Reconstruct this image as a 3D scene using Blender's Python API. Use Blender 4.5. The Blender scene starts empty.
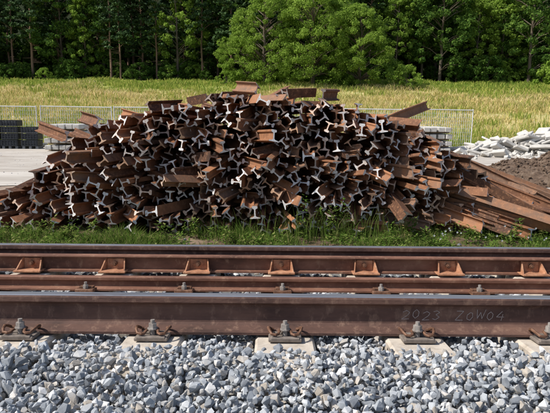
import bpy, bmesh, math, random
import numpy as np
from mathutils import Vector, Matrix, noise
rng=np.random.default_rng(7); random.seed(7)
R=math.radians
scene=bpy.context.scene
coll=scene.collection
# ------------------------------------------------------------ helpers
def link(o,parent=None):
    coll.objects.link(o)
    if parent: o.parent=parent
    return o
def obj(name,me,parent=None,mats=()):
    for m in mats: me.materials.append(m)
    return link(bpy.data.objects.new(name,me),parent)
def empty(name):
    e=bpy.data.objects.new(name,None); e.empty_display_size=.2
    return link(e)
def mesh_uniform(name,V,F,mi=None,smooth=False):
    V=np.asarray(V,dtype=np.float32).reshape(-1,3); F=np.asarray(F,dtype=np.int32)
    k=F.shape[1]; me=bpy.data.meshes.new(name)
    me.vertices.add(len(V)); me.vertices.foreach_set('co',V.ravel())
    me.loops.add(F.size); me.loops.foreach_set('vertex_index',F.ravel())
    me.polygons.add(len(F)); me.polygons.foreach_set('loop_start',np.arange(0,F.size,k,dtype=np.int32))
    try: me.polygons.foreach_set('loop_total',np.full(len(F),k,dtype=np.int32))
    except Exception: pass
    if mi is not None: me.polygons.foreach_set('material_index',np.asarray(mi,dtype=np.int32))
    me.update(calc_edges=True)
    me.polygons.foreach_set('use_smooth',np.full(len(F),smooth,dtype=bool))
    return me
class MB:
    def __init__(s): s.v=[];s.f=[];s.m=[]
    def add(s,vs,fs,mi=0):
        o=len(s.v); s.v+= [tuple(v) for v in vs]; s.f+=[tuple(i+o for i in f) for f in fs]
        s.m+= list(mi) if isinstance(mi,(list,tuple)) else [mi]*len(fs)
    def box(s,c,size,mi=0,M=None,ch=0.0):
        x,y,z=[a/2 for a in size]; c=Vector(c)
        if ch>0:
            bm=bmesh.new(); bmesh.ops.create_cube(bm,size=1)
            for v in bm.verts: v.co=Vector((v.co.x*size[0],v.co.y*size[1],v.co.z*size[2]))
            bmesh.ops.bevel(bm,geom=bm.edges[:],offset=ch,segments=1,affect='EDGES')
            vs=[v.co.copy() for v in bm.verts]; fs=[[v.index for v in f.verts] for f in bm.faces]; bm.free()
        else:
            vs=[Vector(p) for p in ((-x,-y,-z),(x,-y,-z),(x,y,-z),(-x,y,-z),(-x,-y,z),(x,-y,z),(x,y,z),(-x,y,z))]
            fs=[(0,3,2,1),(4,5,6,7),(0,1,5,4),(1,2,6,5),(2,3,7,6),(3,0,4,7)]
        if M is not None: vs=[M@v for v in vs]
        s.add([v+c for v in vs],fs,mi)
    def tube(s,pts,rad,n=6,mi=0):
        pts=[Vector(p) for p in pts]; rs=rad if isinstance(rad,(list,tuple)) else [rad]*len(pts)
        vs=[];fs=[]
        for i,p in enumerate(pts):
            t=(pts[min(i+1,len(pts)-1)]-pts[max(i-1,0)]).normalized()
            a=t.orthogonal() if i==0 else (prev-t*prev.dot(t))
            a.normalize(); prev=a; b=t.cross(a)
            for k in range(n):
                th=2*math.pi*k/n; vs.append(p+(a*math.cos(th)+b*math.sin(th))*rs[i])
        for i in range(len(pts)-1):
            for k in range(n):
                fs.append((i*n+k,i*n+(k+1)%n,(i+1)*n+(k+1)%n,(i+1)*n+k))
        fs.append(tuple(range(n))[::-1]); fs.append(tuple((len(pts)-1)*n+k for k in range(n)))
        s.add(vs,fs,mi)
    def prism(s,prof,A,B,u,w,mi_side=0,mi_end=0,segs=1,warp=None):
        A=Vector(A);B=Vector(B);n=len(prof);vs=[]
        for i in range(segs+1):
            p=A.lerp(B,i/segs)
            for (a,b) in prof: vs.append(p+u*a+w*b)
        fs=[];ms=[]
        for i in range(segs):
            for k in range(n):
                fs.append((i*n+k,i*n+(k+1)%n,(i+1)*n+(k+1)%n,(i+1)*n+k)); ms.append(mi_side)
        fs.append(tuple(range(n))[::-1]); fs.append(tuple(segs*n+k for k in range(n))); ms+=[mi_end]*2
        s.add(vs,fs,ms)
    def mesh(s,name,smooth=False):
        me=bpy.data.meshes.new(name); me.from_pydata(s.v,[],s.f)
        me.polygons.foreach_set('material_index',s.m)
        me.polygons.foreach_set('use_smooth',[smooth]*len(s.f)); me.update()
        bm=bmesh.new(); bm.from_mesh(me); bmesh.ops.recalc_face_normals(bm,faces=bm.faces[:]); bm.to_mesh(me); bm.free()
        return me
# ------------------------------------------------------------ materials
def mat(name,cols,scale=5,rough=.8,bump=0.,bscale=40,metal=0.,island=0.,transl=0.,detail=6,stretch=None,pos=(0.3,0.7),spec=.3,bdist=.01,spots=None):
    m=bpy.data.materials.new(name); m.use_nodes=True; nt=m.node_tree; N=nt.nodes; L=nt.links
    b=N['Principled BSDF']; out=N['Material Output']
    b.inputs['Roughness'].default_value=rough; b.inputs['Metallic'].default_value=metal
    b.inputs['Specular IOR Level'].default_value=spec
    g=N.new('ShaderNodeNewGeometry'); vec=g.outputs['Position']; raw=vec
    if stretch:
        mp=N.new('ShaderNodeMapping'); mp.inputs['Scale'].default_value=stretch; L.new(vec,mp.inputs['Vector']); vec=mp.outputs['Vector']
    nz=N.new('ShaderNodeTexNoise'); nz.inputs['Scale'].default_value=scale; nz.inputs['Detail'].default_value=detail; nz.inputs['Roughness'].default_value=.65
    L.new(vec,nz.inputs['Vector'])
    fac=nz.outputs['Fac']
    if island>0:
        mx=N.new('ShaderNodeMix'); mx.data_type='FLOAT'; mx.inputs[0].default_value=island
        L.new(fac,mx.inputs[2]); L.new(g.outputs['Random Per Island'],mx.inputs[3]); fac=mx.outputs[0]
    cr=N.new('ShaderNodeValToRGB'); L.new(fac,cr.inputs['Fac'])
    n=len(cols); el=cr.color_ramp.elements
    while len(el)<n: el.new(.5)
    lo,hi=pos
    for i,c in enumerate(cols):
        el[i].position=lo+(hi-lo)*i/(n-1) if n>1 else 0; el[i].color=(*c,1)
    col=cr.outputs['Color']
    if spots:
        m3=N.new('ShaderNodeMapping'); m3.inputs['Scale'].default_value=spots[4]; L.new(raw,m3.inputs['Vector'])
        n3=N.new('ShaderNodeTexNoise'); n3.inputs['Scale'].default_value=spots[0]; n3.inputs['Detail'].default_value=8; n3.inputs['Roughness'].default_value=.7; L.new(m3.outputs['Vector'],n3.inputs['Vector'])
        mr=N.new('ShaderNodeMapRange'); mr.inputs['From Min'].default_value=spots[2]; mr.inputs['From Max'].default_value=spots[3]; L.new(n3.outputs['Fac'],mr.inputs['Value'])
        x=N.new('ShaderNodeMix'); x.data_type='RGBA'; L.new(mr.outputs[0],x.inputs[0]); L.new(col,x.inputs[6]); x.inputs[7].default_value=(*spots[1],1); col=x.outputs[2]
    L.new(col,b.inputs['Base Color'])
    if bump>0:
        n2=N.new('ShaderNodeTexNoise'); n2.inputs['Scale'].default_value=bscale; n2.inputs['Detail'].default_value=5; L.new(vec,n2.inputs['Vector'])
        bp=N.new('ShaderNodeBump'); bp.inputs['Strength'].default_value=bump; bp.inputs['Distance'].default_value=bdist
        L.new(n2.outputs['Fac'],bp.inputs['Height']); L.new(bp.outputs['Normal'],b.inputs['Normal'])
    if transl>0:
        t=N.new('ShaderNodeBsdfTranslucent'); L.new(col,t.inputs['Color'])
        d=N.new('ShaderNodeBsdfDiffuse'); L.new(col,d.inputs['Color'])
        ms=N.new('ShaderNodeMixShader'); ms.inputs[0].default_value=transl
        L.new(d.outputs[0],ms.inputs[1]); L.new(t.outputs[0],ms.inputs[2]); L.new(ms.outputs[0],out.inputs['Surface'])
    return m
M_rail=mat('rail_rust',[(.055,.031,.025),(.115,.062,.048),(.19,.105,.075)],scale=4,rough=.75,bump=.5,bscale=70,stretch=(.6,1,1.6),bdist=.003,spots=(22,(.26,.16,.115),.52,.74,(1,1,.55)))
M_railtop=mat('rail_running_surface',[(.28,.28,.30),(.48,.48,.50)],scale=8,rough=.33,metal=.7,stretch=(.3,4,4),spots=(9,(.16,.10,.075),.58,.72,(.3,3,3)))
M_rail2=mat('guard_rail_rust',[(.085,.040,.028),(.17,.078,.050),(.26,.13,.085)],scale=5,rough=.8,bump=.4,bscale=60,stretch=(.6,1,1.5),bdist=.003,spots=(26,(.33,.20,.13),.54,.76,(1,1,.6)))
M_orange=mat('bracket_rust',[(.24,.11,.06),(.42,.20,.11),(.52,.30,.18)],scale=16,rough=.8,bump=.3,bscale=100,bdist=.002,spots=(40,(.16,.08,.05),.52,.7,(1,1,1)))
M_clip=mat('clip_rust',[(.06,.032,.022),(.15,.075,.045),(.25,.14,.09)],scale=40,rough=.6,bump=.2,bscale=200,metal=.2,bdist=.001)
M_bolt=mat('bolt_steel',[(.20,.17,.15),(.40,.37,.34)],scale=40,rough=.5,metal=.2)
M_pad=mat('guide_plate',[(.12,.10,.085),(.25,.21,.18)],scale=30,rough=.8)
M_conc=mat('sleeper_concrete',[(.34,.29,.23),(.50,.44,.37),(.60,.54,.46)],scale=14,rough=.9,bump=.4,bscale=120,bdist=.002,spots=(60,(.22,.16,.12),.6,.75,(1,1,1)))
M_chalk=mat('chalk',[(.26,.20,.18),(.46,.40,.37)],scale=120,rough=.95)
M_stone=mat('ballast_stone',[(.12,.13,.145),(.21,.225,.245),(.30,.32,.34),(.41,.43,.45),(.60,.60,.60),(.40,.35,.29),(.32,.34,.365),(.25,.27,.29)],scale=30,rough=.85,bump=.5,bscale=160,island=.75,pos=(.08,.95),bdist=.002)
M_pile=mat('scrap_rail_rust',[(.035,.020,.014),(.10,.048,.028),(.19,.085,.043),(.34,.15,.07),(.20,.12,.08),(.09,.05,.035)],scale=9,rough=.75,bump=.5,bscale=70,island=.55,pos=(.12,.88),bdist=.004,spots=(26,(.38,.19,.10),.52,.72,(1,1,1)))
M_cut=mat('scrap_rail_cut_end',[(.26,.17,.12),(.50,.46,.43),(.70,.69,.68),(.78,.77,.76),(.50,.33,.22),(.30,.17,.10)],scale=14,rough=.6,metal=.0,island=.65,pos=(.12,.9),bump=.2,bscale=120,bdist=.002,spots=(38,(.26,.13,.07),.50,.68,(1,1,1)))
M_ballastbed=mat('ballast_bed',[(.08,.08,.08),(.2,.2,.19)],scale=40,rough=.95,bump=.6,bscale=60)
M_grassn=mat('weed_green',[(.06,.11,.02),(.10,.18,.03),(.17,.24,.05),(.36,.32,.14)],scale=2.2,rough=.6,island=.55,transl=.4,pos=(.2,.85))
M_field=mat('meadow_grass',[(.16,.24,.05),(.34,.36,.09),(.58,.48,.19),(.68,.55,.26),(.78,.66,.38)],scale=.22,rough=.8,island=.30,transl=.35,pos=(.28,.68),stretch=(.6,1,1))
M_fieldg=mat('meadow_grass_green',[(.14,.24,.035),(.30,.37,.07),(.54,.50,.15)],scale=.2,rough=.8,island=.5,transl=.4,pos=(.2,.8))
M_bark=mat('bark',[(.08,.06,.045),(.20,.16,.12)],scale=3,rough=.9,bump=.5,bscale=12,stretch=(1,1,.2))
M_barkp=mat('pine_bark',[(.12,.08,.055),(.32,.20,.14)],scale=2,rough=.9,stretch=(1,1,.3))
M_leafb=mat('leaf_bright',[(.12,.21,.03),(.24,.37,.055),(.36,.48,.11)],scale=.35,rough=.5,island=.5,transl=.45,pos=(.2,.8))
M_leafd=mat('leaf_dark',[(.045,.10,.022),(.10,.19,.036),(.20,.30,.06)],scale=.16,rough=.5,island=.4,transl=.35,pos=(.28,.74))
M_pine=mat('pine_needles',[(.030,.066,.026),(.065,.12,.040),(.11,.18,.06)],scale=.2,rough=.6,island=.4,pos=(.28,.75),spec=.1)
M_white=mat('pale_concrete',[(.38,.36,.33),(.60,.58,.54)],scale=3,rough=.9,bump=.3,bscale=20)
M_black=mat('black_plastic',[(.012,.014,.018),(.03,.034,.045)],scale=4,rough=.45)
M_galv=mat('galvanised_steel',[(.62,.63,.64),(.75,.76,.77)],scale=6,rough=.5,metal=.0)
M_earth=mat('earth',[(.05,.032,.022),(.12,.08,.055),(.2,.15,.11)],scale=8,rough=.95,bump=.8,bscale=25,bdist=.03)
def ground_mat():
    m=bpy.data.materials.new('ground_soil_and_grass'); m.use_nodes=True; N=m.node_tree.nodes; L=m.node_tree.links
    b=N['Principled BSDF']; b.inputs['Roughness'].default_value=.95; b.inputs['Specular IOR Level'].default_value=.1
    g=N.new('ShaderNodeNewGeometry'); sp=N.new('ShaderNodeSeparateXYZ'); L.new(g.outputs['Position'],sp.inputs[0])
    def nz(s,d=6):
        n=N.new('ShaderNodeTexNoise'); n.inputs['Scale'].default_value=s; n.inputs['Detail'].default_value=d; L.new(g.outputs['Position'],n.inputs['Vector']); return n.outputs['Fac']
    def ramp(f,cols,lo=.3,hi=.7):
        c=N.new('ShaderNodeValToRGB'); e=c.color_ramp.elements
        while len(e)<len(cols): e.new(.5)
        for i,k in enumerate(cols): e[i].position=lo+(hi-lo)*i/(len(cols)-1); e[i].color=(*k,1)
        L.new(f,c.inputs['Fac']); return c.outputs['Color']
    def mask(y0,y1,amt,s):
        a=N.new('ShaderNodeMath'); a.operation='MULTIPLY_ADD'; L.new(nz(s),a.inputs[0]); a.inputs[1].default_value=amt; L.new(sp.outputs['Y'],a.inputs[2])
        r=N.new('ShaderNodeMapRange'); r.inputs['From Min'].default_value=y0+amt/2; r.inputs['From Max'].default_value=y1+amt/2; L.new(a.outputs[0],r.inputs['Value']); return r.outputs[0]
    def mix(f,a,c):
        x=N.new('ShaderNodeMix'); x.data_type='RGBA'; L.new(f,x.inputs[0]); L.new(a,x.inputs[6]); L.new(c,x.inputs[7]); return x.outputs[2]
    soil=ramp(nz(2.5),[(.07,.07,.025),(.14,.095,.065),(.25,.18,.13)])
    pinks=ramp(nz(1.2),[(.20,.145,.11),(.30,.23,.18),(.38,.31,.25)])
    field=ramp(nz(.3),[(.24,.28,.08),(.44,.38,.16),(.56,.47,.24)])
    fgreen=ramp(nz(.2),[(.15,.22,.04),(.30,.33,.08)])
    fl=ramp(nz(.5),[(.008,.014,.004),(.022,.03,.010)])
    c=mix(mask(7.5,9.5,2,.8),soil,pinks)
    c=mix(mask(27,28,2,.4),c,field)
    c=mix(mask(72,82,10,.1),c,fgreen)
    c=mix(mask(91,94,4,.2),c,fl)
    L.new(c,b.inputs['Base Color'])
    bp=N.new('ShaderNodeBump'); bp.inputs['Strength'].default_value=.6; bp.inputs['Distance'].default_value=.04; L.new(nz(9),bp.inputs['Height']); L.new(bp.outputs[0],b.inputs['Normal'])
    return m
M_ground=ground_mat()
M_road=mat('dirt_road',[(.32,.28,.24),(.45,.41,.36),(.55,.51,.46)],scale=.7,rough=.95,bump=.4,bscale=15,bdist=.01,stretch=(.35,1,1),spots=(3,(.28,.23,.18),.5,.72,(.3,1,1)))
# ------------------------------------------------------------ terrain
KY=[-60,-.6,.9,2.4,4.6,5.1,8,11,20,28,40,60,95,120,175,400]
KZ=[0,0,.60,.63,.44,.38,.34,.2,0,0,.5,2.7,7.1,10.5,40,46]
def tz(x,y):
    z=float(np.interp(y,KY,KZ))
    if y>28: z+=min(1,(y-28)/20)*.45*noise.noise(Vector((x*.05,y*.05,3)))
    return z
ys=sorted(set([float(k) for k in KY]+list(np.arange(-1,28,1.0))+list(np.arange(28,130,2.5))+list(np.arange(130,400,15))))
xs=sorted(set(list(np.arange(-300,-60,15.))+list(np.arange(-60,60,2.))+list(np.arange(60,301,15.))))
V=[(x,y,tz(x,y)) for y in ys for x in xs]; nx=len(xs)
F=[(j*nx+i,j*nx+i+1,(j+1)*nx+i+1,(j+1)*nx+i) for j in range(len(ys)-1) for i in range(nx-1)]
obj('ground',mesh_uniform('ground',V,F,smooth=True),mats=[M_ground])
rows=[11.3,14,17,20,23,26.6]; V=[];F=[]; rx=np.arange(-150,150.1,.5)
for j,y in enumerate(rows):
    for x in rx:
        yy=y
        if j==0: yy+=.9*noise.noise(Vector((x*.35,0,0)))+.25*noise.noise(Vector((x*1.7,5,0)))
        if j==5: yy+=1.0*noise.noise(Vector((x*.2,9,0)))+.3*noise.noise(Vector((x*1.1,5,0)))
        V.append((x,yy,tz(x,yy)+.012))
n=len(rx); F=[(j*n+i,j*n+i+1,(j+1)*n+i+1,(j+1)*n+i) for j in range(5) for i in range(n-1)]
obj('dirt_road',mesh_uniform('dirt_road',V,F,smooth=True),mats=[M_road])
# ------------------------------------------------------------ track (canted towards the far side)
YA=2.47; CZ=.72; SL=.09; CA=math.atan(SL)
def surf(y): return CZ-SL*(y-YA)
RU=Vector((0,math.cos(CA),-math.sin(CA))); RW=Vector((0,math.sin(CA),math.cos(CA)))
half=[(.075,0),(.075,.011),(.045,.021),(.022,.030),(.012,.042),(.0085,.062),(.0085,.112),(.013,.124),(.033,.136),(.0362,.140),(.0362,.160),(.033,.168),(.025,.1715)]
prof_rail=half+[(-a,b) for a,b in half[::-1]]
def rail_obj(name,y,prof,mats,topfrom,scale=1.,x0=-14,x1=14,lift=0.012):
    mb=MB(); base=Vector((0,y,surf(y)))+RW*lift
    P=[(a*scale,b*scale) for a,b in prof]
    mb.prism(P,base+Vector((x0,0,0)),base+Vector((x1,0,0)),RU,RW,0,0,segs=1)
    k=len(P)
    for i in range(k):
        a=P[i];c=P[(i+1)%k]
        if min(a[1],c[1])>=topfrom*scale-1e-6: mb.m[i]=1
    return obj(name,mb.mesh(name),mats=mats)
railA=rail_obj('railway_rail',YA,prof_rail,[M_rail,M_railtop],.1679)
railD=rail_obj('railway_rail',YA+1.53,prof_rail,[M_rail,M_railtop],.1679)
YB=3.30
profB=[(-.062,0),(.062,0),(.062,.010),(.016,.018),(.010,.026),(.010,.050),(.026,.056),(.028,.060),(.028,.074),(.024,.078),(-.024,.078),(-.028,.074),(-.028,.060),(-.026,.056),(-.010,.050),(-.010,.026),(-.016,.018),(-.062,.010)]
railB=rail_obj('steel_beam',YB,profB,[M_rail2,M_railtop],.5)
YC=3.86
profC=[(-.050,0),(.03,0),(.03,.012),(.012,.016),(.012,.098),(.030,.102),(.030,.118),(-.040,.118),(-.044,.112),(-.044,.106),(-.006,.100),(-.006,.018),(-.050,.012)]
guard=rail_obj('guard_rail',YC,profC,[M_rail2,M_rail2],.5)
mb=MB()
T=Matrix((( 1,0,0),(0,RU.y,RW.y),(0,RU.z,RW.z)))
def loc(y,x,u,w): return Vector((x,y,surf(y)))+RU*u+RW*(w+.012)
for i in range(-14,15):
    x=-.02+.6*i+.07
    for s in (-1,1):
        pts=[(-.100,.016),(-.008,.016),(-.008,.098),(-.022,.098)]
        vs=[]
        for t in (-.004,.004):
            for (u,w) in pts: vs.append(loc(YC,x+s*(.062+ (.022*(-u)/.1))+t,u,w))
        mb.add(vs,[(0,1,2,3),(7,6,5,4),(0,4,5,1),(1,5,6,2),(2,6,7,3),(3,7,4,0)])
    c=loc(YC,x,-.012,.056); mb.box(c,(.12,.010,.078),0,T,.002)
    c=loc(YC,x,-.066,.013); mb.box(c,(.19,.11,.012),0,T,.002)
    c=loc(YC,x,-.020,.060); p=c; mb.tube([p,p-RU*.022],.018,6,1); mb.tube([p-RU*.02,p-RU*.034],.010,8,1)
obj('brackets',mb.mesh('brackets'),guard,[M_orange,M_clip])
mb=MB()
for i in range(-14,15):
    x=.05+.6*i
    for s in (-1,1):
        c=loc(YB,x,s*.085,.010); mb.box(c,(.11,.065,.020),0,T,.003)
        c=loc(YB,x,s*.060,.024); mb.box(c,(.085,.045,.012),0,T,.002)
        p=loc(YB,x,s*.085,.02); mb.tube([p,p+RW*.022],.017,6,1); mb.tube([p+RW*.02,p+RW*.04],.009,8,1)
obj('clips',mb.mesh('clips'),railB,[M_clip,M_bolt])
def clamps(y,parent,name):
    mb=MB()
    for i in range(-14,15):
        x=.05+.6*i
        for s in (-1,1):
            f=lambda dx,u,w: loc(y,x+dx,s*u,w)
            mb.box(f(0,.118,.002),(.15,.085,.016),2,T,.004)
            mb.box(f(0,.148,.008),(.13,.026,.014),2,T,.003)
            mb.box(f(0,.076+.012,.010),(.11,.03,.018),2,T,.003)
            for q in (-1,1):
                pts=[(.012*q,.088,.036),(.022*q,.098,.040),(.026*q,.122,.040),(.030*q,.142,.034),(.042*q,.150,.032),(.060*q,.146,.034),(.070*q,.128,.044),(.076*q,.100,.050),(.074*q,.078,.044),(.066*q,.062,.034),(.052*q,.058,.030)]
                mb.tube([f(a,b,c-.006) for a,b,c in pts],.0068,7,0)
            mb.tube([f(.012,.088,.030),f(0,.084,.030),f(-.012,.088,.030)],.0068,7,0)
            p=f(0,.112,.010); mb.tube([p,p+RW*.028],.012,8,1)
            p=f(0,.112,.038); mb.tube([p,p+RW*.005],.024,12,1); mb.tube([p+RW*.005,p+RW*.026],[.020,.019],6,1); mb.tube([p+RW*.026,p+RW*.042],[.0105,.010],8,1)
    o=obj(name,mb.mesh(name),parent,[M_clip,M_bolt,M_pad]); return o
clamps(YA,railA,'tension_clamps'); clamps(YA+1.53,railD,'tension_clamps')
D={'2':[[(0,.8),(.3,1),(.6,.8),(.5,.5),(0,0),(.65,.05)]],'0':[[(.3,1),(.05,.7),(.05,.3),(.3,0),(.55,.3),(.55,.7),(.3,1)]],
'3':[[(0,.9),(.3,1),(.55,.8),(.25,.55),(.6,.3),(.3,0),(0,.12)]],
'Z':[[(0,1),(.6,1),(0,0),(.65,0)]],'O':[[(.3,.9),(.05,.6),(.1,.15),(.4,0),(.6,.4),(.5,.85),(.3,.9)]],'W':[[(0,1),(.15,0),(.35,.7),(.55,0),(.75,1)]],'4':[[(.4,1),(0,.4),(.65,.4)],[(.5,.7),(.45,0)]]}
mb=MB(); cx=.60
for k,ch in enumerate('2023 ZOW04'):
    if ch==' ': cx+=.06; continue
    s=.042+.006*math.sin(k*3.1)
    for st in D[ch]:
        for (a,b2) in zip(st[:-1],st[1:]):
            pa=loc(YA,cx+a[0]*s*1.25+a[1]*.008,-.0105,.062+a[1]*s+.005*math.sin(k*2)); pb=loc(YA,cx+b2[0]*s*1.25+b2[1]*.008,-.0105,.062+b2[1]*s+.005*math.sin(k*2))
            d=(pb-pa).normalized(); nrm=d.cross(RU).normalized()*.0015
            mb.add([pa+nrm,pa-nrm,pb-nrm,pb+nrm],[(0,1,2,3)])
    cx+=s*1.25*.8+.006
obj('chalk_writing',mb.mesh('chalk_writing'),railA,[M_chalk])
mb=MB(); yc=3.25; Ls=2.6
mb.box((0,0,0),(.27,Ls,.2),0,None,.012); me=mb.mesh('concrete_sleeper'); me.materials.append(M_conc)
for i in range(-14,15):
    o=bpy.data.objects.new('concrete_sleeper',me); link(o)
    o.matrix_world=Matrix.Translation(Vector((.05+.6*i,yc,surf(yc)))-RW*.1)@T.to_4x4()
# ------------------------------------------------------------ ballast stones
def stone_templates(n):
    out=[]
    for k in range(n):
        bm=bmesh.new()
        for i in range(16):
            v=Vector(rng.normal(size=3)); v.normalize(); v*=rng.uniform(.8,1.1); bm.verts.new((v.x,v.y*rng.uniform(.65,.95),v.z*rng.uniform(.5,.85)))
        r=bmesh.ops.convex_hull(bm,input=bm.verts[:])
        bmesh.ops.delete(bm,geom=[g for g in r['geom_interior'] if isinstance(g,bmesh.types.BMVert)],context='VERTS')
        bmesh.ops.triangulate(bm,faces=bm.faces[:]); bm.verts.index_update()
        out.append((np.array([v.co for v in bm.verts]),np.array([[v.index for v in f.verts] for f in bm.faces]))); bm.free()
    return out
TPL=stone_templates(24)
def rotmats(n):
    q=rng.normal(size=(n,4)); q/=np.linalg.norm(q,axis=1)[:,None]; w,x,y,z=q.T
    return np.stack([1-2*(y*y+z*z),2*(x*y-z*w),2*(x*z+y*w),2*(x*y+z*w),1-2*(x*x+z*z),2*(y*z-x*w),2*(x*z-y*w),2*(y*z+x*w),1-2*(x*x+y*y)],1).reshape(n,3,3)
def stones(name,P,S,m):
    P=np.asarray(P);S=np.asarray(S);VV=[];FF=[];o=0
    tid=rng.integers(0,len(TPL),len(P)); RM=rotmats(len(P))
    for t,(tv,tf) in enumerate(TPL):
        idx=np.where(tid==t)[0]
        if len(idx)==0: continue
        an=rng.uniform(.7,1.35,size=(len(idx),1,3))
        v=np.einsum('nij,nkj->nki',RM[idx],tv[None]*an)*S[idx][:,None,None]+P[idx][:,None,:]
        f=tf[None]+(np.arange(len(idx))*len(tv))[:,None,None]+o
        VV.append(v.reshape(-1,3)); FF.append(f.reshape(-1,3)); o+=v.shape[0]*v.shape[1]
    return obj(name,mesh_uniform(name,np.concatenate(VV),np.concatenate(FF)),mats=[m])
P=[];S=[]
def insleeper(x,y): 
    q=(x-.05+.3)%.6-.3
    return abs(q)<.15
def layer(x0,x1,y0,y1,step,dz,keep,smin,smax):
    for x in np.arange(x0,x1,step):
        for y in np.arange(y0,y1,step):
            if rng.random()>keep: continue
            xx=x+rng.uniform(-.5,.5)*step; yy=y+rng.uniform(-.5,.5)*step
            s=rng.uniform(smin,smax)*(1.3 if rng.random()<.10 else 1)
            if abs(yy-YA)<.1+s and dz>-.03: continue
            edge=YA-.25+.02*math.sin(xx*23)+.015*math.sin(xx*61)
            if yy>edge-s and insleeper(xx,yy) and yy<4.55:
                if rng.random()>.02 or dz<-.01: continue
            zz=surf(yy) if yy>2.0 else surf(2.0)-(2.0-yy)*.02
            if yy<edge: zz+=.024*min(1,(edge-yy)/.05+.2)
            if yy<1.3: zz-=(1.3-yy)*.45
            if yy>4.55: zz-= (yy-4.55)*.35
            if yy>2.55: zz-=.035
            zz+=.018*noise.noise(Vector((xx*3,yy*3,0)))
            P.append((xx,yy,zz+dz+rng.uniform(-.008,.008))); S.append(s)
layer(-3.2,3.2,.7,2.62,.032,-.045,1,.015,.023)
layer(-3.2,3.2,.7,2.42,.031,-.022,.95,.012,.0235)
layer(-3.2,3.2,.7,2.40,.032,-.002,.62,.010,.0235)
layer(-3.2,3.2,.7,2.36,.055,.013,.28,.008,.018)
layer(-5,5,2.6,5.15,.05,-.03,1,.020,.032)
stones('ballast_gravel',P,S,M_stone)
V=[];yy=[-.1,.75,1.3,2.0,4.6,5.1]; 
zz=[.02,.33,.62,.68,.46,.36]
for a,b in zip(yy,zz): V+=[(-30,a,b),(30,a,b)]
obj('ballast_bed',mesh_uniform('ballast_bed',V,[(2*i,2*i+1,2*i+3,2*i+2) for i in range(5)]),mats=[M_ballastbed])
# ------------------------------------------------------------ pile of scrap rails
PX=[-3.6,-3.35,-3.05,-2.7,-2.4,-2.1,-1.45,-.87,-.29,.29,.87,1.45,1.9,2.3,2.7,3.1]
PZ=[.47,.66,.90,1.16,1.42,1.62,1.77,1.90,1.98,1.94,1.87,1.70,1.48,1.22,.90,.58]
h2=[(.058,0),(.058,.010),(.018,.020),(.008,.032),(.007,.098),(.014,.108),(.031,.114),(.032,.134),(.026,.140)]
prof_s=[(a,b-.07) for a,b in h2]+[(-a,b-.07) for a,b in h2[::-1]]
pile=MB()
def pile_rail(A,d,L,roll,sc=1.,bend=0):
    d=d.normalized(); u=d.cross(Vector((0,0,1))).normalized(); w=u.cross(d)
    Mr=Matrix.Rotation(roll,3,d); u=Mr@u; w=Mr@w
    n=len(prof_s); sk=random.uniform(-.4,.4); sk2=random.uniform(-.4,.4)
    vs=[];A=Vector(A)
    for (a,b) in prof_s: vs.append(A+u*a*sc+w*b*sc+d*(a*sk+b*sk2))
    mid=A+d*L*.5+w*bend
    for (a,b) in prof_s: vs.append(mid+u*a*sc+w*b*sc)
    for (a,b) in prof_s: vs.append(A+d*L+u*a*sc+w*b*sc)
    fs=[];ms=[]
    for i in range(2):
        for k in range(n): fs.append((i*n+k,i*n+(k+1)%n,(i+1)*n+(k+1)%n,(i+1)*n+k)); ms.append(0)
    fs+= [tuple(range(n))[::-1],tuple(2*n+k for k in range(n))]; ms+=[1,1]
    pile.add(vs,fs,ms)
z=.44; row=0
while z<2.1:
    x=-3.55+(row%2)*.064
    while x<3.2:
        xx=x+random.gauss(0,.024); zz=z+random.gauss(0,.02)
        top=np.interp(xx,PX,PZ)
        if zz<top-.03:
            deep=top-zz
            yaw=random.gauss(0,14); pit=random.gauss(0,6)
            if xx<-1.2: yaw+= 7
            if xx>1.2: yaw-=15
            if random.random()<.13 and deep>.2: yaw+=random.choice((-1,1))*24
            if zz<.60: pit=abs(pit)*.3
            if deep<.25: pit=max(-3,min(pit,1)); yaw=max(-18,min(18,yaw))
            if xx<-2: yaw=max(-8,yaw); pit=min(pit,1)
            if xx>2: pit=min(pit,1)
            d=Vector((math.sin(R(yaw)),math.cos(R(yaw))*math.cos(R(pit)),math.sin(R(pit))))
            y=6.2+(zz-.4)*.20+random.gauss(0,.13)+ (abs(xx)/3.2)**3*.3
            if random.random()<.09: y-=.22
            L=random.uniform(1.6,2.5)
            if deep<.2: L=random.uniform(.9,1.8)
            pile_rail((xx,y,zz),d,L,random.uniform(0,2*math.pi),random.uniform(.80,1.02),random.gauss(0,.02))
        x+=.127
    z+=.104; row+=1
for (x,y,z,yaw,pit,L) in [(-2.45,6.5,1.45,-48,9,.7),(-2.1,6.55,1.62,-40,6,.5),(-1.5,6.6,1.79,30,3,.6),(-.75,6.5,1.92,-35,-4,.5),(-.22,6.5,2.01,-48,4,.35),(.55,6.55,1.96,25,2,.5),(1.72,6.65,1.60,-50,4,.4),(.1,6.5,1.98,60,3,.4)]:
    d=Vector((math.sin(R(yaw))*math.cos(R(pit)),math.cos(R(yaw))*math.cos(R(pit)),math.sin(R(pit))))
    pile_rail((x,y,z),d,L,random.uniform(0,6.28),.92)
for k in range(28):
    t=k/27
    A=Vector((3.30+random.uniform(-.5,.35)+.7*t,5.75+1.3*t,.46+random.uniform(0,.10)))
    B=Vector((1.95+random.uniform(-.3,.2)+.3*t,6.7+1.0*t,1.10+random.uniform(-.40,.12)))
    d=B-A; pile_rail(A,d,d.length,random.uniform(0,6.28),.95)
for k in range(14):
    A=Vector((2.45+random.uniform(-.3,.7),5.85+.06*k,.46+.025*k)); B=A+Vector((-.9,random.uniform(.9,1.6),.22+.01*k)); d=B-A
    pile_rail(A,d,1.5,random.uniform(0,6.28),.95)
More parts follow.
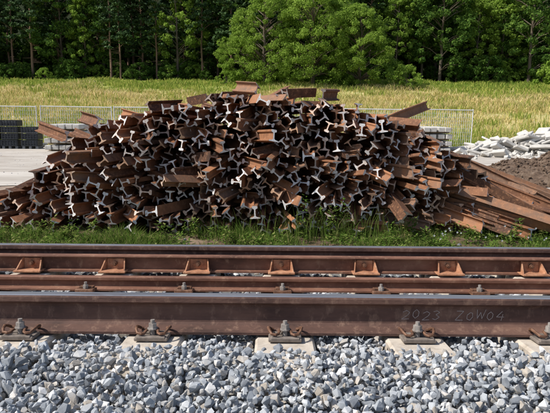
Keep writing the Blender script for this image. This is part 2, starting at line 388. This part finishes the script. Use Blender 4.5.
for k in range(18):
    A=Vector((-3.7+random.uniform(-.4,.3),5.95+.07*k,.46+random.uniform(0,.12))); d=Vector((1.2,random.uniform(.8,2.6),random.uniform(.03,.15)))
    pile_rail(A,d,1.4,random.uniform(0,6.28),.95)
obj('scrap_rail_pile',pile.mesh('scrap_rail_pile'),mats=[M_pile,M_cut])
# ------------------------------------------------------------ blades
def blades(name,X,Y,Z,H,W,lean,m,mi=None):
    n=len(X); th=rng.uniform(0,2*math.pi,n); ld=rng.uniform(0,2*math.pi,n)
    wx=np.cos(th)*W/2; wy=np.sin(th)*W/2; lx=np.cos(ld)*lean*H; ly=np.sin(ld)*lean*H
    V=np.zeros((n,5,3))
    V[:,0]=np.stack([X-wx,Y-wy,Z],1);V[:,1]=np.stack([X+wx,Y+wy,Z],1)
    V[:,2]=np.stack([X+lx*.35+wx*.8,Y+ly*.35+wy*.8,Z+H*.6],1);V[:,3]=np.stack([X+lx*.35-wx*.8,Y+ly*.35-wy*.8,Z+H*.6],1)
    V[:,4]=np.stack([X+lx,Y+ly,Z+H],1)
    F=np.array([[0,1,2],[0,2,3],[3,2,4]])[None]+(np.arange(n)*5)[:,None,None]
    return obj(name,mesh_uniform(name,V.reshape(-1,3),F.reshape(-1,3)),mats=[m])
gz=np.interp
n=44000; X=rng.uniform(-6,6,n); Y=5.0+rng.beta(1.3,1.7,n)*1.5
cl=np.array([noise.noise(Vector((a*1.3,b*1.5,1)))+.7*noise.noise(Vector((a*4,b*4,2))) for a,b in zip(X,Y)])
k=cl>-.16; X=X[k];Y=Y[k];cl=cl[k]
H=(.03+.14*np.clip(cl+.15,0,.8))*rng.uniform(.4,1.6,len(X))
blades('weeds',X,Y,gz(Y,KY,KZ),H,rng.uniform(.004,.009,len(X)),rng.uniform(.1,.9,len(X)),M_grassn)
V=[];F=[]
def leafplant(x,y,h,nl,spread,ls):
    z0=float(gz(y,KY,KZ))
    for i in range(nl):
        t=rng.random()**.8; a=rng.uniform(0,6.28); r=spread*rng.random()*(1-.5*t)
        c=np.array([x+math.cos(a)*r,y+math.sin(a)*r,z0+t*h]); d=np.array([math.cos(a),math.sin(a),rng.uniform(-.4,.7)]); d/=np.linalg.norm(d)
        s=np.cross(d,[0,0,1]); s/=np.linalg.norm(s)+1e-6; l=ls*rng.uniform(.6,1.3); w=l*.22
        o=len(V); V.extend([c,c+d*l*.5+s*w,c+d*l,c+d*l*.5-s*w]); F.append((o,o+1,o+2,o+3))
for i in range(230):
    x=rng.uniform(-5,5); y=rng.uniform(5.2,6.05); big=rng.random()<.18
    leafplant(x,y,rng.uniform(.05,.14)+(.12 if big else 0),int(rng.uniform(25,60)),.09,.045)
for x,y,h in [(.32,5.9,.5),(.5,5.95,.34),(.75,5.9,.46),(.62,5.85,.38),(-.9,5.95,.22),(1.5,5.9,.25),(2.6,5.75,.28),(-2.0,5.9,.2),(2.1,5.8,.2),(3.0,5.7,.28)]:
    leafplant(x,y,h,90,.06,.05)
obj('broadleaf_weeds',mesh_uniform('broadleaf_weeds',V,F),mats=[M_grassn])
n=420; X=rng.normal(.5,.5,n);Y=rng.uniform(5.7,6.0,n)
blades('tall_grass',X,Y,gz(Y,KY,KZ),rng.uniform(.12,.42,n),rng.uniform(.003,.006,n),rng.uniform(.05,.5,n),M_grassn)
V=[];F=[]
for i in range(26):
    x=rng.uniform(1.6,3.4); y=rng.uniform(5.4,5.8); z=float(gz(y,KY,KZ))+rng.uniform(.08,.2)
    for a in range(5):
        th=a*1.2566; o=len(V); c=np.array([x,y,z]); 
        V.extend([c,c+[.008*math.cos(th-.5),-.003,.008*math.sin(th-.5)],c+[.013*math.cos(th),-.004,.013*math.sin(th)],c+[.008*math.cos(th+.5),-.003,.008*math.sin(th+.5)]]); F.append((o,o+1,o+2,o+3))
obj('daisies',mesh_uniform('daisies',V,F),mats=[mat('petal_white',[(.7,.7,.68),(.8,.8,.78)],rough=.8)])
def tzv(X,Y): return np.array([tz(a,b) for a,b in zip(X,Y)])
n=210000; Y=28+ (rng.random(n)**1.15)*64; X=rng.uniform(-1,1,n)*(Y*.62+6)
cl=np.array([noise.noise(Vector((a*.16,b*.22,5)))+.6*noise.noise(Vector((a*.6,b*.7,6))) for a,b in zip(X,Y)])
keep=rng.random(n)<np.clip(.62+1.1*cl,.18,1); X=X[keep];Y=Y[keep];cl=cl[keep]; n=len(X)
k=Y<76+6*np.sin(X*.15)+3*np.sin(X*.4+1)+rng.normal(0,2.5,n)
Zm=tzv(X,Y)
H=rng.uniform(.15,.55,n)*np.clip((Y-24)/25,.6,1.2)*np.clip(1+.9*cl,.4,1.6)
blades('meadow_grass',X[k],Y[k],Zm[k]-.02,H[k],.012+.0011*Y[k],rng.uniform(.1,.9,k.sum()),M_field)
k=~k; blades('meadow_grass',X[k],Y[k],Zm[k]-.02,H[k]*.8,.012+.0014*Y[k],rng.uniform(.1,.8,k.sum()),M_fieldg)
X=[];Y=[]
for i in range(330):
    cy=rng.uniform(30,88); cx=rng.uniform(-1,1)*(cy*.55+4); m_=int(rng.uniform(15,60)); X+=list(rng.normal(cx,rng.uniform(.3,1.5),m_)); Y+=list(rng.normal(cy,.4,m_))
X=np.array(X);Y=np.array(Y); blades('meadow_weeds',X,Y,tzv(X,Y),rng.uniform(.3,.9,len(X)),.012+.0012*Y,rng.uniform(.1,.5,len(X)),M_fieldg)
n=26000; X=rng.uniform(-24,24,n); Y=rng.normal(28.6,.7,n); cl=np.array([noise.noise(Vector((a*.5,b*.6,7))) for a,b in zip(X,Y)]); k=(cl>-.05)&(Y>26.9)
blades('roadside_weeds',X[k],Y[k],tzv(X[k],Y[k]),rng.uniform(.1,.6,k.sum()),.03,rng.uniform(.1,.5,k.sum()),M_fieldg)
n=9000; X=rng.uniform(-12,12,n); Y=rng.uniform(7.5,11.4,n); cl=np.array([noise.noise(Vector((a*.7,b*.8,4))) for a,b in zip(X,Y)]); k=(cl>.05)&(abs(X)>3.9)
blades('verge_grass',X[k],Y[k],gz(Y[k],KY,KZ),rng.uniform(.03,.14,k.sum()),.008,rng.uniform(.1,.8,k.sum()),M_fieldg)
# ------------------------------------------------------------ trees
def leaves(C,Rc,per,size,flat=.8):
    C=np.asarray(C);Rc=np.asarray(Rc);n=len(C)*per
    d=rng.normal(size=(n,3)); d/=np.linalg.norm(d,axis=1)[:,None]
    r=rng.random(n)**.45
    c=np.repeat(C,per,0)+d*(np.repeat(Rc,per)*r)[:,None]*np.array([1,1,flat])
    nrm=d*.6+rng.normal(size=(n,3))*.7+np.array([0,0,.5]); nrm/=np.linalg.norm(nrm,axis=1)[:,None]
    a=np.cross(nrm,rng.normal(size=(n,3))); a/=np.linalg.norm(a,axis=1)[:,None]; b=np.cross(nrm,a)
    s=size*rng.uniform(.5,1.3,n)[:,None]
    V=np.stack([c-a*s,c+b*s*.55,c+a*s,c-b*s*.55],1)
    return V.reshape(-1,3),np.arange(n*4).reshape(-1,4)
def tree_mesh(name,h,rad,low,nclump,per,leaf,mleaf,mbark,kind='round',trunk=.22,cs=1.):
    mb=MB(); C=[];Rc=[]
    nseg=8; px=[Vector((0,0,-.4))]
    for i in range(1,nseg+1): px.append(Vector((random.gauss(0,.06)*i**.5,random.gauss(0,.06)*i**.5,h*.92*i/nseg)))
    mb.tube(px,[trunk*(1-.85*i/nseg) for i in range(nseg+1)],8,1)
    for i in range(nclump):
        if kind=='round':
            t=low+(1-low)*random.random()**.9
            s=(t-low)/(1-low); env=math.sin(math.pi*min(1,max(.06,s*.86+.14)))**.55
            a=random.uniform(0,6.28); rr=rad*env*random.uniform(.35,1.0)**.6*(1+.22*math.sin(3*a+h)+.15*math.sin(7*s+a))
            cr=random.uniform(.08,.21)*rad*cs
        else:
            t=low+(1-low)*random.random(); s=(t-low)/(1-low); env=(1-s)**.75+.08
            a=random.uniform(0,6.28); rr=rad*env*random.uniform(.25,1.0); cr=random.uniform(.13,.24)*rad*cs
        zc=h*t-(0 if kind=='round' else rr*.18)
        c=Vector((math.cos(a)*rr,math.sin(a)*rr,zc)); C.append(c); Rc.append(cr)
        if i%4==0:
            z0=max(.1*h,zc-rr*.55); p0=Vector((0,0,z0)); m=p0.lerp(c,.5)+Vector((0,0,.1*rr))
            mb.tube([p0,m,c],[trunk*.3,trunk*.18,.02],5,1)
    if kind!='round':
        for i in range(10):
            zc=random.uniform(.12,low)*h; a=random.uniform(0,6.28); mb.tube([(0,0,zc),(math.cos(a)*1.3,math.sin(a)*1.3,zc-.1)],[.04,.015],4,1)
    V,F=leaves([tuple(c) for c in C],Rc,per,leaf,.75 if kind=='round' else .4)
    tv=np.array([tuple(v) for v in mb.v]); o=len(tv)
    me=bpy.data.meshes.new(name)
    me.from_pydata(np.vstack([tv,V]).tolist(),[],[list(f) for f in mb.f]+(F+o).tolist())
    me.polygons.foreach_set('material_index',[1]*len(mb.f)+[0]*len(F)); me.update()
    me.materials.append(mleaf); me.materials.append(mbark); return me
def place(name,me,x,y,s=1,rz=None,parent=None,sx=1):
    o=bpy.data.objects.new(name,me); link(o,parent); o.location=(x,y,tz(x,y)-.1); o.scale=(s*sx,s*sx,s); o.rotation_euler=(0,0,random.uniform(0,6.28) if rz is None else rz); return o
pines=[tree_mesh('pine',20+2*i,3.2,.20+.07*i,130,60,.26,M_pine,M_barkp,'pine',.20) for i in range(3)]
decs=[tree_mesh('broadleaf',18+i*2,5.0,.10+.05*i,150,80,.22,M_leafd,M_bark,'round',.28) for i in range(3)]
lite=tree_mesh('broadleaf_light',16,4.2,.08,120,80,.22,M_leafb,M_bark,'round',.22)
big=[tree_mesh('broadleaf_bright',13.2,6.2,.02,300,130,.13,M_leafb,M_bark,'round',.3,.72),tree_mesh('broadleaf_bright2',11.5,5.2,.02,260,130,.13,M_leafb,M_bark,'round',.25,.72)]
shr=[tree_mesh('shrub',3.4,2.4,.02,60,70,.14,M_leafb,M_bark,'round',.08,1.2),tree_mesh('shrub_dark',3.6,2.6,.02,60,60,.18,M_leafd,M_bark,'round',.08,1.2)]
place('broadleaf_tree',big[0],-1.8,86,1.02); place('broadleaf_tree',big[0],5.5,84,1.08,2.0); place('broadleaf_tree',big[1],12.3,83,1.0)
place('broadleaf_tree',big[1],9.0,87,1.12);place('broadleaf_tree',big[1],-5.0,88.5,.75)
place('shrub',shr[0],18.5,80,.95); place('shrub',shr[0],40,78,1.5);place('shrub',shr[0],43.5,76,1.2);place('shrub',shr[0],-7.5,84,.6)
forest=empty('forest')
for row,(y0,st) in enumerate([(95,4.4),(101,4.2),(109,3.9)]):
    x=-64
    while x<64:
        xx=x+random.uniform(-1.4,1.4); yy=y0+random.uniform(-2.4,2.4)
        q=random.random()
        if xx<10: me=random.choice(pines) if q<.86 else (random.choice(decs) if q<.96 else lite)
        else: me=random.choice(decs) if q<.60 else (random.choice(pines) if q<.72 else lite)
        place('forest_tree',me,xx,yy,random.uniform(.8,1.15),parent=forest,sx=random.uniform(.85,1.2)); x+=st
for i in range(110):
    x=random.uniform(-64,64); place('undergrowth',shr[1] if random.random()<.75 else shr[0],x,random.uniform(92,99),random.uniform(.3,.9) if x<0 else random.uniform(.5,1.4),parent=forest)
for i in range(60):
    x=random.uniform(-70,70); place('undergrowth',shr[1],x,random.uniform(104,122),random.uniform(1.2,2.4),parent=forest)
# ------------------------------------------------------------ fences
def fence_panel():
    mb=MB(); w=3.45; h=1.95
    for x in (-w/2,w/2): mb.tube([(x,0,.05),(x,0,h+.05)],.024,8)
    for z in (.14,h): mb.tube([(-w/2,0,z),(w/2,0,z)],.022,6)
    for i in range(1,32): x=-w/2+w*i/32; mb.tube([(x,0,.14),(x,0,h)],.0075,4)
    for i in range(1,10): z=.14+(h-.14)*i/10; mb.tube([(-w/2,.010,z),(w/2,.010,z)],.0075,4)
    for x in (-w/2,): 
        mb.box((x,0,.07),(.24,.68,.14),1,None,.03)
    return mb.mesh('fence_panel')
fp=fence_panel(); fp.materials.append(M_galv); fp.materials.append(M_white)
for i in range(12):
    x=-24+3.55*i
    if x>11: break
    o=bpy.data.objects.new('construction_fence',fp); link(o); o.location=(x,27.2+.25*math.sin(i*1.7),.0); o.rotation_euler=(0,R(.6*math.sin(i*5)),R(4*math.sin(i*2.3)))
def crates(cols,rows):
    mb=MB()
    for c in range(cols):
        for r in range(rows):
            x=c*.82+random.uniform(-.03,.03); z=.14+r*.30
            for sx in (-.37,.37): mb.box((x+sx,0,z+.14),(.03,.56,.24),0)
            for sy in (-.27,.27):
                mb.box((x,sy,z+.255),(.76,.035,.035),0); mb.box((x,sy,z+.03),(.74,.03,.05),0); mb.box((x,sy,z+.145),(.74,.022,.05),0)
                for k in range(6): mb.box((x-.33+k*.132,sy*1.02,z+.14),(.03,.03,.22),0)
            mb.box((x,0,z+.012),(.72,.52,.02),0)
            mb.box((x,0,z+.15),(.66,.46,.2),1)
        for k in (-.3,0,.3): mb.box((c*.82+k,0,.07),(.12,.56,.13),1)
    return mb.mesh('crates')
M_cr=mat('crate_contents',[(.03,.035,.045),(.16,.17,.19)],scale=8,rough=.6)
for x,c,r in ((-15.6,3,4),(-13.0,2,4),(-11.25,1,3)):
    o=obj('stacked_plastic_crates',crates(c,r),mats=[M_black,M_cr]); o.location=(x,25.6,0)
def sleeper_stack(nx_,nz_):
    mb=MB()
    for r in range(nz_):
        for c in range(nx_): mb.box((c*.32+random.uniform(-.02,.02),random.uniform(-.05,.05),.17+r*.3),(.27,2.4,.19),0,Matrix.Rotation(R(random.uniform(-1.5,1.5)),3,'Z'),.02)
        for yy in (-.7,.7): mb.box((nx_*.16-.16,yy,.035+r*.3),(nx_*.32,.09,.07),1)
    return mb.mesh('stack')
M_wood=mat('timber_batten',[(.2,.14,.09),(.35,.26,.17)],scale=8,rough=.9)
for x,y,a,b in ((-9.9,25.2,5,4),(5.9,25.2,6,4),(-8.0,30.5,4,2)):
    o=obj('concrete_sleeper_stack',sleeper_stack(a,b),mats=[M_white,M_wood]); o.location=(x,y,tz(x,y))
mb=MB()
for i in range(170):
    x=rng.normal(0,2.0); y=rng.normal(0,.9); hh=max(0,1.0-abs(x)/4.6-abs(y)/3)*1.1
    Mx=Matrix.Rotation(rng.uniform(-.6,.6),3,'X')@Matrix.Rotation(rng.uniform(-.5,.5),3,'Y')@Matrix.Rotation(rng.uniform(0,3.1),3,'Z')
    mb.box((x,y,.05+hh*rng.random()**.6),(rng.uniform(.3,1.2),rng.uniform(.25,.6),rng.uniform(.08,.18)),0,Mx,.02)
o=obj('concrete_rubble_heap',mb.mesh('rubble'),mats=[M_white]); o.location=(11.8,24.8,0)
P=[];S=[]
for i in range(900): 
    x=rng.normal(0,2.4);y=rng.normal(0,1.1); P.append((11.8+x,24.8+y,.03+.7*max(0,1-abs(x)/4-abs(y)/2.5)*rng.random())); S.append(rng.uniform(.04,.16))
stones('concrete_rubble',P,S,M_white)
n1=46; V=[];F=[]; EX,EY,EH=6.7,13.4,.70
for j in range(n1):
    for i in range(n1):
        x=(i/(n1-1)-.5)*4.0; y=(j/(n1-1)-.5)*3.6; r=math.hypot(x/2.0,y/1.8)
        hgt=EH*max(0,1-r)**.8*(1+.5*noise.noise(Vector((x*1.2,y*1.2,0))))+.08*noise.noise(Vector((x*4,y*4,1)))*(1 if r<1 else 0)-(.06 if r>=.98 else 0)
        V.append((EX+x,EY+y,tz(0,EY+y)+hgt))
F=[(j*n1+i,j*n1+i+1,(j+1)*n1+i+1,(j+1)*n1+i) for j in range(n1-1) for i in range(n1-1)]
obj('earth_heap',mesh_uniform('earth_heap',V,F,smooth=False),mats=[M_earth])
P=[];S=[]
for i in range(1600):
    a=rng.uniform(0,6.28); r=rng.random()**.7*1.08; x=math.cos(a)*r*2.0;y=math.sin(a)*r*1.8
    P.append((EX+x,EY+y,tz(0,EY+y)+EH*max(0,1-r)**.8*(1+.5*noise.noise(Vector((x*1.2,y*1.2,0))))+.01)); S.append(rng.uniform(.012,.06))
stones('earth_clods',P,S,M_earth)
P=[];S=[]
for i in range(2600):
    x=rng.uniform(-14,14); y=rng.uniform(5.2,24); 
    if abs(x)<3.6 and 5.9<y<9: continue
    P.append((x,y,tz(x,y)+.01)); S.append(rng.uniform(.006,.024))
stones('loose_stones',P,S,M_stone)
# ------------------------------------------------------------ light, world, camera
AZ=-102; EL=48
w=bpy.data.worlds.new('World'); scene.world=w; w.use_nodes=True; nt=w.node_tree
sky=nt.nodes.new('ShaderNodeTexSky'); sky.sky_type='NISHITA'; sky.sun_disc=False; sky.sun_elevation=R(EL); sky.sun_rotation=R(AZ); sky.dust_density=2.0
bg=nt.nodes['Background']; bg.inputs['Strength'].default_value=.14; nt.links.new(sky.outputs[0],bg.inputs['Color'])
sun=bpy.data.lights.new('sun','SUN'); sun.energy=5.0; sun.angle=R(.5); sun.color=(1,.96,.89)
so=link(bpy.data.objects.new('sun',sun))
d=Vector((math.sin(R(AZ))*math.cos(R(EL)),math.cos(R(AZ))*math.cos(R(EL)),math.sin(R(EL))))
so.rotation_euler=d.to_track_quat('Z','Y').to_euler(); so.location=(-20,-5,30)
cam=bpy.data.cameras.new('camera'); cam.sensor_fit='HORIZONTAL'; cam.angle=2*math.atan(.5); cam.clip_end=2000; cam.clip_start=.05
co=link(bpy.data.objects.new('camera',cam))
co.matrix_world=Matrix.Translation((0,0,1.75))@Matrix.Rotation(R(90-9.7),4,'X')@Matrix.Rotation(R(.45),4,'Z')
scene.camera=co
scene.view_settings.view_transform='Standard'; scene.view_settings.look='None'; scene.view_settings.exposure=0
